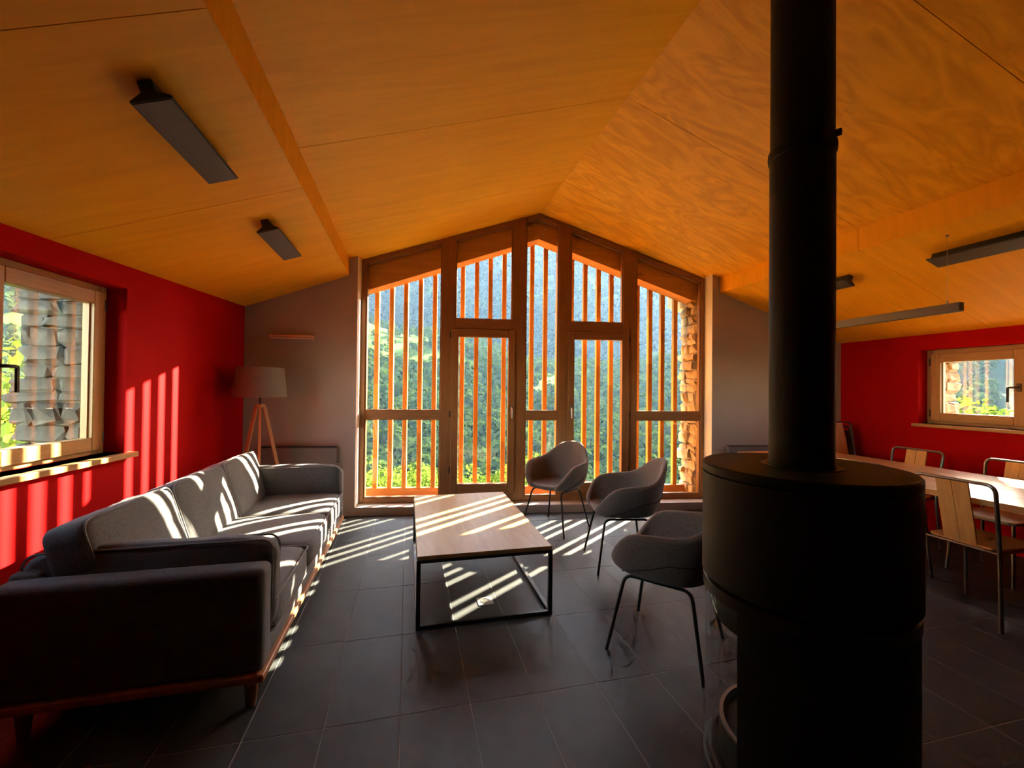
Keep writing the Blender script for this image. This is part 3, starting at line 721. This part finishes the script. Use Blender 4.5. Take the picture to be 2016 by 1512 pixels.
# ------------------------------------------------------------------ stove
STX, STY = 1.061, .959
stove = empty('wood_stove', (STX, STY, 0), 0, 'round black wood stove with curved glass and a tall flue pipe', 'stove')
rU, rL_ = .2485, .2425
MB().lathe([(rU-.012, .845), (rU, .852), (rU, 1.137), (rU-.004, 1.139)], 72).build('upper_body', 'stove_black', stove, smooth=True)
lid = MB().lathe([(rU-.006, 1.139), (rU-.001, 1.141), (rU, 1.145), (rU, 1.160), (rU-.004, 1.165), (.092, 1.165), (.092, 1.150)], 72, cap=True).build('top_plate', 'stove_black', stove, smooth=True)
MB().lathe([(rU-.009, .806), (rU-.003, .808), (rU-.003, .838), (rU-.009, .841), (rU-.02, .845)], 72).build('trim_ring', 'stove_ring', stove, smooth=True)
ga0, ga1 = math.radians(9), math.radians(189)     # glass sector; the rest is the solid back
body = MB()
n_ = 40; a0, a1 = ga1, ga0+2*PI
arc = [(rL_*math.cos(a0+(a1-a0)*k/n_), rL_*math.sin(a0+(a1-a0)*k/n_)) for k in range(n_+1)]
body.prism(arc, .30, .806, axis=2); body.build('back_body', 'stove_black', stove, smooth=True)
MB().lathe([(rL_-.03, 0), (rL_-.03, .02), (rL_, .02), (rL_, .325), (rL_-.006, .330), (0, .330)], 72).build('base_drum', 'stove_black', stove, smooth=True)
MB().lathe([(rL_-.012, .330), (rL_-.012, .345), (rL_-.020, .345), (rL_-.020, .330)], 40, a0=ga0, a1=ga1, cap=False).build('glass_rim', 'stove_ring', stove, smooth=True)
hearth = MB().lathe([(.200, .330), (.200, .425), (.196, .430), (.188, .430), (.184, .420), (0, .405)], 60, a0=ga0+.02, a1=ga1-.02, cap=False).build('hearth', 'fire_clay', stove, smooth=True)
MB().lathe([(.200, .428), (.200, .436), (.190, .436), (.190, .428)], 60, a0=ga0+.02, a1=ga1-.02, cap=False).build('hearth_rim', 'hearth_metal', stove, smooth=True)
MB().lathe([(.215, .728), (.219, .732), (.219, .806)], 48, a0=ga0, a1=ga1, cap=False).build('baffle', 'stove_black', stove, smooth=True)
bf = MB(); bf.prism([(.215*math.cos(ga0+(ga1-ga0)*k/24), .215*math.sin(ga0+(ga1-ga0)*k/24)) for k in range(25)], .728, .806, axis=2); bf.build('baffle_plate', 'stove_black', stove)
MB().lathe([(rL_-.003, .345), (rL_-.003, .806)], 48, a0=ga0, a1=ga1, cap=False).add([], []).build('curved_glass', 'stove_glass', stove, smooth=True)
pr_ = .0775
flue = MB().lathe([(pr_, 1.140), (pr_, 2.02), (pr_+.0035, 2.024), (pr_+.0045, 2.036), (pr_+.0035, 2.048), (pr_-.0015, 2.052), (pr_-.0015, 3.295)], 48, cap=False).build('flue_pipe', 'stove_black', stove, smooth=True)
MB().lathe([(.081, 1.165), (.097, 1.165), (.097, 1.1675), (.081, 1.1675)], 48, cap=False).build('flue_collar', 'stove_ring', stove, smooth=True)
for a in (-62, 250):
    an = math.radians(a); bx('clamp_screw', (-.008, -.006, 0), (.008, .006, .016), 'stove_black', flue, bevel=.002).matrix_local = Matrix.Translation((math.cos(an)*(pr_+.005), math.sin(an)*(pr_+.005), 2.052)) @ Matrix.Rotation(an, 4, 'Z')
# ------------------------------------------------------------------ floor lamp
fl = empty('floor_lamp', (-1.37, 4.50, 0), 0, 'wooden tripod floor lamp with a drum shade in the dark corner', 'floor lamp')
sh = MB().lathe([(.228, 1.27), (.200, 1.542), (.196, 1.542), (.224, 1.27), (.228, 1.27)], 48, cap=False).build('lamp_shade', 'shade_fabric', fl, smooth=True)
for z, r in ((1.27, .226), (1.542, .198)): MB().lathe([(r-.003, z-.003), (r+.003, z-.003), (r+.003, z+.003), (r-.003, z+.003), (r-.003, z-.003)], 48, cap=False).build('shade_ring', 'shade_fabric', sh, smooth=True)
MB().tube([(0, 0, 1.20), (0, 0, 1.50)], .011, n=12).build('stem', 'lamp_black', fl, smooth=True)
for k in range(3):
    an = 2*PI*k/3; MB().tube([(0, 0, 1.5), (.2*math.cos(an), .2*math.sin(an), 1.532)], .0025, n=6).build('shade_spider', 'lamp_black', fl)
MB().lathe([(.035, 1.165), (.042, 1.172), (.042, 1.196), (.035, 1.203)], 6).build('hub', 'lamp_wood', fl)
for an in (40, 160, 287):
    c, s = math.cos(math.radians(an)), math.sin(math.radians(an)); q = []
    L_ = math.hypot(.28, 1.18); lg = MB().box((-.011, -.016, 0), (.011, .016, L_)).build('leg', 'lamp_wood', fl, bevel=.003)
    d = Vector((-c*.265, -s*.265, 1.18)).normalized()
    X = Vector((-s, c, 0)); Yv = d.cross(X)
    lg.matrix_local = Matrix(((X.x, Yv.x, d.x, c*.300), (X.y, Yv.y, d.y, s*.300), (X.z, Yv.z, d.z, .004), (0, 0, 0, 1)))
# ------------------------------------------------------------------ dining table and chairs
dt = empty('dining_table', (3.88, 2.40, 0), 0, 'long pale timber dining table with black legs beside the red wall', 'dining table')
DH = .735
for k in range(4):
    w = 1.04/4; bx('top_plank', (-.52+w*k+.0006, -1.40, DH-.036), (-.52+w*(k+1)-.0006, 1.38, DH), 'dining_wood', dt, bevel=.0015, seg=1)
for sx in (-1, 1):
    for y in (-1.28, 1.26): bx('leg', (sx*.42-.03, y-.03, 0), (sx*.42+.03, y+.03, DH-.036), 'black_steel', dt, bevel=.003, seg=1)
for y in (-1.28, 1.26): bx('cross_bearer', (-.39, y-.02, DH-.096), (.39, y+.02, DH-.036), 'black_steel', dt)
def make_dining_chair():
    t = empty('dining_chair', (0, 0, 0)); r = .0105
    hoop = round_path([(-.215, -.205, 0), (-.190, -.185, .45), (-.262, -.205, .845), (-.262, .205, .845), (-.190, .185, .45), (-.215, .205, 0)], .055, 7)
    # soften the bends at seat height less than the top corners
    MB().tube(hoop, r, n=10).build('back_hoop', 'raw_steel', t, smooth=True)
    for sy in (-1, 1): MB().tube([(.205, sy*.19, 0), (.165, sy*.172, .440)], r, n=10).build('leg', 'raw_steel', t, smooth=True)
    MB().tube(round_path([(-.19, -.18, .44), (.175, -.172, .44), (.175, .172, .44), (-.19, .18, .44)], .03), .008, n=8).build('seat_frame', 'raw_steel', t, smooth=True)
    MB().tube([(-.19, -.18, .44), (-.19, .18, .44)], .008, n=8).build('rear_bar', 'raw_steel', t, smooth=True)
    MB().prism([(-.185, -.145), (-.15, -.175), (.17, -.19), (.20, -.16), (.20, .16), (.17, .19), (-.15, .175), (-.185, .145)], .448, .462, axis=2).build('seat', 'chair_wood', t, bevel=.003, seg=1)
    for sy in (-1, 1):
        y0, y1 = (-.082, -.0004) if sy < 0 else (.0004, .082)
        M = Matrix.Translation((-.178, 0, .452)) @ Matrix.Rotation(math.radians(-12.0), 4, 'Y')
        MB().box((-.006, y0, 0), (.006, y1, .395)).xf(M).build('back_board', 'chair_wood', t, bevel=.002, seg=1)
    return t
GD = 'steel and timber chairs round the dining table'
dc = make_dining_chair(); dc.location = (3.525, 1.915, 0)
tag(dc, 'timber and bare steel chair with its back to the viewer at the dining table', 'dining chair', GD)
copy_thing(dc, (3.585, 2.53, 0), 0, 'timber and steel chair pushed under the table, almost hidden behind the stove')
copy_thing(dc, (4.35, 2.96, 0), PI, 'timber and steel chair across the table, nearest the stacked chairs')
copy_thing(dc, (4.33, 2.26, 0), PI, 'timber and steel chair across the table, cut off by the frame edge')
names = ['lowest', 'second', 'middle', 'fourth', 'topmost']
for k in range(5):
    copy_thing(dc, (4.66, 3.60-.022*k, .047*k), -PI/2, f'{names[k]} timber and steel chair in the corner stack')['group'] = 'stacked chairs in the red corner'
# ------------------------------------------------------------------ landscape
HX, HY = 1.4, 4.6
def smoothstep(a, b, x): t = np.clip((x-a)/(b-a), 0, 1); return t*t*(3-2*t)
def vnoise(x, y, seed=0):
    """cheap smooth value noise"""
    xi = np.floor(x).astype(np.int64); yi = np.floor(y).astype(np.int64); fx = x-xi; fy = y-yi
    def h(a, b): 
        n = (a*374761393 + b*668265263 + seed*974711) & 0x7fffffff
        n = ((n ^ (n >> 13))*1274126177) & 0x7fffffff
        return (n & 0xffff)/65535.
    u = fx*fx*(3-2*fx); v = fy*fy*(3-2*fy)
    return (h(xi, yi)*(1-u)+h(xi+1, yi)*u)*(1-v) + (h(xi, yi+1)*(1-u)+h(xi+1, yi+1)*u)*v
def fbm(x, y, oct=4, seed=0):
    s = 0; a = .5
    for k in range(oct): s = s+a*(vnoise(x*2**k, y*2**k, seed+k)-.5); a *= .5
    return s
def land(az, R):
    """ground height at compass angle az (radians from +Y towards +X) and distance R from the house"""
    d = np.degrees(az); x = R*np.sin(az); y = R*np.cos(az)
    near = -1.2 - 3.2*smoothstep(1, 14, R) - 34*smoothstep(10, 120, R)
    hilltop = 420.*np.tan(np.radians(9.5 - 5.2*smoothstep(-12, 32, d) + 1.5*smoothstep(-5, -40, d)))
    hill = (hilltop+38)*smoothstep(130, 430, R)
    peak = 1500*np.tan(np.radians(23.0 - 11*smoothstep(28, 58, d) + 1.2*np.sin(d*.11)))
    far = (peak-hilltop)*smoothstep(480, 1560, R)
    dip = -26*smoothstep(400, 470, R)*(1-smoothstep(480, 620, R))
    n = fbm(x/140., y/140., 4, 3)*smoothstep(90, 400, R)*46 + fbm(x/420., y/420., 3, 9)*smoothstep(500, 1100, R)*170 + fbm(x/6., y/6., 2, 5)*.5*smoothstep(4, 20, R)
    return near + hill + far + dip + n
azs = np.radians(np.linspace(-78, 84, 170)); Rs = np.concatenate([np.linspace(1.2, 30, 26), np.geomspace(32, 1750, 120)])
A, RR = np.meshgrid(azs, Rs); Z = land(A, RR)
V = np.stack([HX+RR*np.sin(A), HY+RR*np.cos(A), Z], -1).reshape(-1, 3)
na = len(azs); idx = np.arange(len(Rs)*na).reshape(len(Rs), na)
FQ = np.stack([idx[:-1, :-1], idx[:-1, 1:], idx[1:, 1:], idx[1:, :-1]], -1).reshape(-1, 4)
gm = bpy.data.meshes.new('hillside'); gm.from_pydata(V.tolist(), [], FQ.tolist()); gm.update()
for p in gm.polygons: p.use_smooth = True
def meadow(az, R):
    """where grass terraces lie rather than woodland: 0..1"""
    d = np.degrees(az); x = R*np.sin(az); y = R*np.cos(az)
    n = fbm(d*.16, R/26., 3, 21)
    band = smoothstep(235, 300, R)*(1-smoothstep(470, 500, R))*(1-smoothstep(17, 32, d))
    return np.clip(smoothstep(-.05, .03, n+.03+.10*smoothstep(370, 430, R)-.30*(1-band)), 0, 1)*smoothstep(60, 140, R)
mv = meadow(A, RR).reshape(-1)
at = gm.color_attributes.new('meadow', 'FLOAT_COLOR', 'POINT')
at.data.foreach_set('color', np.stack([mv, mv, mv, np.ones_like(mv)], -1).astype(np.float32).ravel())
mt, nt, b = new_mat('land'); N = nt.nodes; L = nt.links
an = N.new('ShaderNodeAttribute'); an.attribute_name = 'meadow'
g = N.new('ShaderNodeNewGeometry')
def ramp(scale, c0, c1, st=(1, 1, 1)):
    mp = N.new('ShaderNodeMapping'); mp.inputs['Scale'].default_value = st; L.new(g.outputs['Position'], mp.inputs[0])
    nz = N.new('ShaderNodeTexNoise'); nz.inputs['Scale'].default_value = scale; nz.inputs['Detail'].default_value = 8; L.new(mp.outputs[0], nz.inputs['Vector'])
    rp = N.new('ShaderNodeValToRGB'); rp.color_ramp.elements[0].position = .35; rp.color_ramp.elements[1].position = .65
    rp.color_ramp.elements[0].color = (*c0, 1); rp.color_ramp.elements[1].color = (*c1, 1); L.new(nz.outputs[0], rp.inputs[0]); return rp.outputs[0]
woods = ramp(.05, (.010, .018, .010), (.026, .038, .016)); grass = ramp(.06, (.030, .056, .012), (.115, .150, .030), (1, 1, 5))
mx = N.new('ShaderNodeMix'); mx.data_type = 'RGBA'; L.new(an.outputs['Color'], mx.inputs[0]); L.new(woods, mx.inputs[6]); L.new(grass, mx.inputs[7]); L.new(mx.outputs[2], b.inputs['Base Color'])
b.inputs['Roughness'].default_value = 1; b.inputs['Specular IOR Level'].default_value = .05
gm.materials.append(mt)
hill_o = bpy.data.objects.new('hillside', gm); COL.objects.link(hill_o)
tag(hill_o, 'steep wooded mountainside with pale grass terraces outside the windows', 'hillside', kind='structure')
# woodland: thousands of rounded crowns joined into one body
def ico(sub):
    bm = bmesh.new(); bmesh.ops.create_icosphere(bm, subdivisions=sub, radius=1.); v = np.array([p.co[:] for p in bm.verts]); f = np.array([[q.index for q in p.verts] for p in bm.faces]); bm.free(); return v, f
def crowns(name, m, az, R, size, nq, label, tall=1.3):
    """every tree a ragged ball of leaf clumps"""
    n = len(az); z = land(az, R); r = np.random.default_rng(len(az))
    P = np.stack([HX+R*np.sin(az), HY+R*np.cos(az), z], -1)
    d = r.normal(0, 1, (n, nq, 3)); d /= np.linalg.norm(d, axis=2)[..., None]; d[..., 2] = np.where(d[..., 2] < -.3, -d[..., 2], d[..., 2])
    rad = r.uniform(.55, 1.1, (n, nq, 1)); sc = np.stack([size, size, size*tall*r.uniform(.8, 1.35, n)], -1)
    C = P[:, None] + d*rad*sc[:, None] + np.array([0, 0, 1.])*(sc[:, None, 2:3]*.8)
    a = r.normal(0, 1, (n, nq, 3)); a -= d*(a*d).sum(2)[..., None]*.7; a /= np.linalg.norm(a, axis=2)[..., None]; b = np.cross(d, a)
    q = size[:, None, None]*r.uniform(.30, .55, (n, nq, 1))
    X = np.stack([C-a*q, C-b*q*.8, C+a*q, C+b*q*.8], 2).reshape(-1, 3)
    me = bpy.data.meshes.new(name); N4 = n*nq
    me.vertices.add(N4*4); me.vertices.foreach_set('co', X.astype(np.float32).ravel())
    me.loops.add(N4*4); me.loops.foreach_set('vertex_index', np.arange(N4*4, dtype=np.int32))
    me.polygons.add(N4); me.polygons.foreach_set('loop_start', np.arange(0, N4*4, 4, dtype=np.int32))
    me.update(calc_edges=True); me.materials.append(MAT[m])
    o = bpy.data.objects.new(name, me); COL.objects.link(o); tag(o, label, 'forest', kind='stuff'); return o
rng = np.random.default_rng(3)
def scatter(n, d0, d1, r0, r1, keep):
    az = np.radians(rng.uniform(d0, d1, n)); R = np.sqrt(rng.uniform(r0**2, r1**2, n))
    k = rng.uniform(0, 1, n) < keep(az, R); return az[k], R[k]
def sectors(n, r0, r1, keep):
    A_, R_ = [], []
    for d0, d1, q in ((-9, 41, .84), (-44, -30, .10), (53, 63, .06)):
        a, r = scatter(int(n*q), d0, d1, r0, r1, keep); A_.append(a); R_.append(r)
    return np.concatenate(A_), np.concatenate(R_)
az, R = sectors(17000, 100, 475, lambda a, r: 1-.93*meadow(a, r))
crowns('valley_forest', 'leaf_mid', az, R, rng.uniform(1.5, 3.4, len(az)), 36, 'backlit green forest on the lower slope beyond the slats')
az, R = sectors(26000, 478, 1560, lambda a, r: .85*np.ones_like(a))
crowns('mountain_forest', 'leaf_far', az, R, rng.uniform(3., 7., len(az)), 12, 'hazy blue-green forest high on the far mountain')
# nearer trees, each one a thing of its own
def leaf_crown(seed, nl, rad, size):
    r = np.random.default_rng(seed); pts = []
    nb = 26; c = r.normal(0, 1, (nb, 3)); c /= np.linalg.norm(c, axis=1)[:, None]; c *= r.uniform(.35, .78, (nb, 1)); c[:, 2] *= .9
    br = r.uniform(.22, .4, nb)
    k = r.integers(0, nb, nl); d = r.normal(0, 1, (nl, 3)); d /= np.linalg.norm(d, axis=1)[:, None]
    P = (c[k] + d*br[k][:, None]*r.uniform(.75, 1.05, (nl, 1)))*rad
    a = r.normal(0, 1, (nl, 3)); a /= np.linalg.norm(a, axis=1)[:, None]; b = np.cross(a, d); b /= np.linalg.norm(b, axis=1)[:, None]+1e-9
    s = size*r.uniform(.6, 1.3, (nl, 1))
    Q = np.stack([P-a*s, P-b*s*.55, P+a*s, P+b*s*.55], 1).reshape(-1, 3)
    mb = MB(); mb.v = Q.tolist(); mb.f = [(4*i, 4*i+1, 4*i+2, 4*i+3) for i in range(nl)]
    return mb
protos = []
for sd in (1, 2, 3):
    me = leaf_crown(sd, 5200, 1.0, .045)
    o = me.build('foliage', 'leaf_bright'); protos.append(o.data); bpy.data.objects.remove(o)
def branchy(seed):
    r = random.Random(seed); mb = MB(); mb.tube([(0, 0, -2.2), (.04, .02, -1.2), (0, .03, -.2), (-.03, 0, .35)], .1, n=8, rads=[.10, .08, .06, .03])
    for k in range(5):
        a = r.uniform(0, 6.28); z = r.uniform(-.9, -.1); mb.tube([(0, .02, z), (.3*math.cos(a), .3*math.sin(a), z+.28), (.6*math.cos(a), .6*math.sin(a), z+.6)], .03, n=6, rads=[.04, .028, .012])
    return mb
trunks = []
for sd in (1, 2):
    o = branchy(sd).build('trunk', 'bark', smooth=True); trunks.append(o.data); bpy.data.objects.remove(o)
def near_tree(azd, D, ztop, rad, k, label):
    a = math.radians(azd); x, y = D*math.sin(a), D*math.cos(a)
    t = empty('leafy_tree', (x, y, ztop-rad), random.uniform(0, 6.28), label, 'tree', 'bright leafy trees just outside the windows')
    f = bpy.data.objects.new('foliage', protos[k % 3]); COL.objects.link(f); f.parent = t; f.scale = (rad, rad, rad*1.05)
    g_ = bpy.data.objects.new('trunk', trunks[k % 2]); COL.objects.link(g_); g_.parent = t
    R = math.hypot(x-HX, y-HY); gz = float(land(np.array(math.atan2(x-HX, y-HY)), np.array(R)))
    g_.scale = (rad*.9, rad*.9, max(((ztop-rad)-gz)/2.2, .3)); return t
TREES = [(-6, 12.5, -.45, 1.5, 'bright leafy tree low behind the leftmost slats'), (-1.5, 14, -.95, 1.4, 'bright leafy tree below the second and third slats'),
 (3.0, 15, -1.15, 1.4, 'bright leafy tree low behind the slats left of the first glazed door'), (8.0, 13, -.80, 1.3, 'bright leafy tree seen low through the first glazed door'),
 (12.0, 13.5, -.95, 1.3, 'bright leafy tree at the handle edge of the first glazed door'), (16.5, 15, -.75, 1.6, 'bright leafy tree low in the narrow centre pane'),
 (22.5, 17, -2.15, 1.7, 'leafy treetop at the foot of the second glazed door'), (-38.5, 10.5, 2.3, 2.3, 'tall leafy tree filling the lower part of the sofa-side window'),
 (-35.2, 14, .35, 1.8, 'smaller leafy tree beside the stone jamb in the sofa-side window'), (59.0, 15, 1.9, 1.9, 'leafy tree seen through the dining-side window')]
for k, a in enumerate(TREES): near_tree(*a[:4], k, a[4])

# thin valley haze: real scattering air between the house and the mountain
hz = bx('valley_haze', (-1500, 45, -70), (1900, 1900, 760), 'grout'); tag(hz, 'thin blue morning haze hanging in the valley', 'haze', kind='stuff')
hm = bpy.data.materials.new('haze'); hm.use_nodes = True; N = hm.node_tree.nodes; L = hm.node_tree.links; N.clear()
ho = N.new('ShaderNodeOutputMaterial'); hv = N.new('ShaderNodeVolumeScatter'); hv.inputs['Color'].default_value = (.36, .62, 1, 1); hv.inputs['Density'].default_value = 1.1e-4; hv.inputs['Anisotropy'].default_value = .25
L.new(hv.outputs[0], ho.inputs['Volume']); hz.data.materials.clear(); hz.data.materials.append(hm)
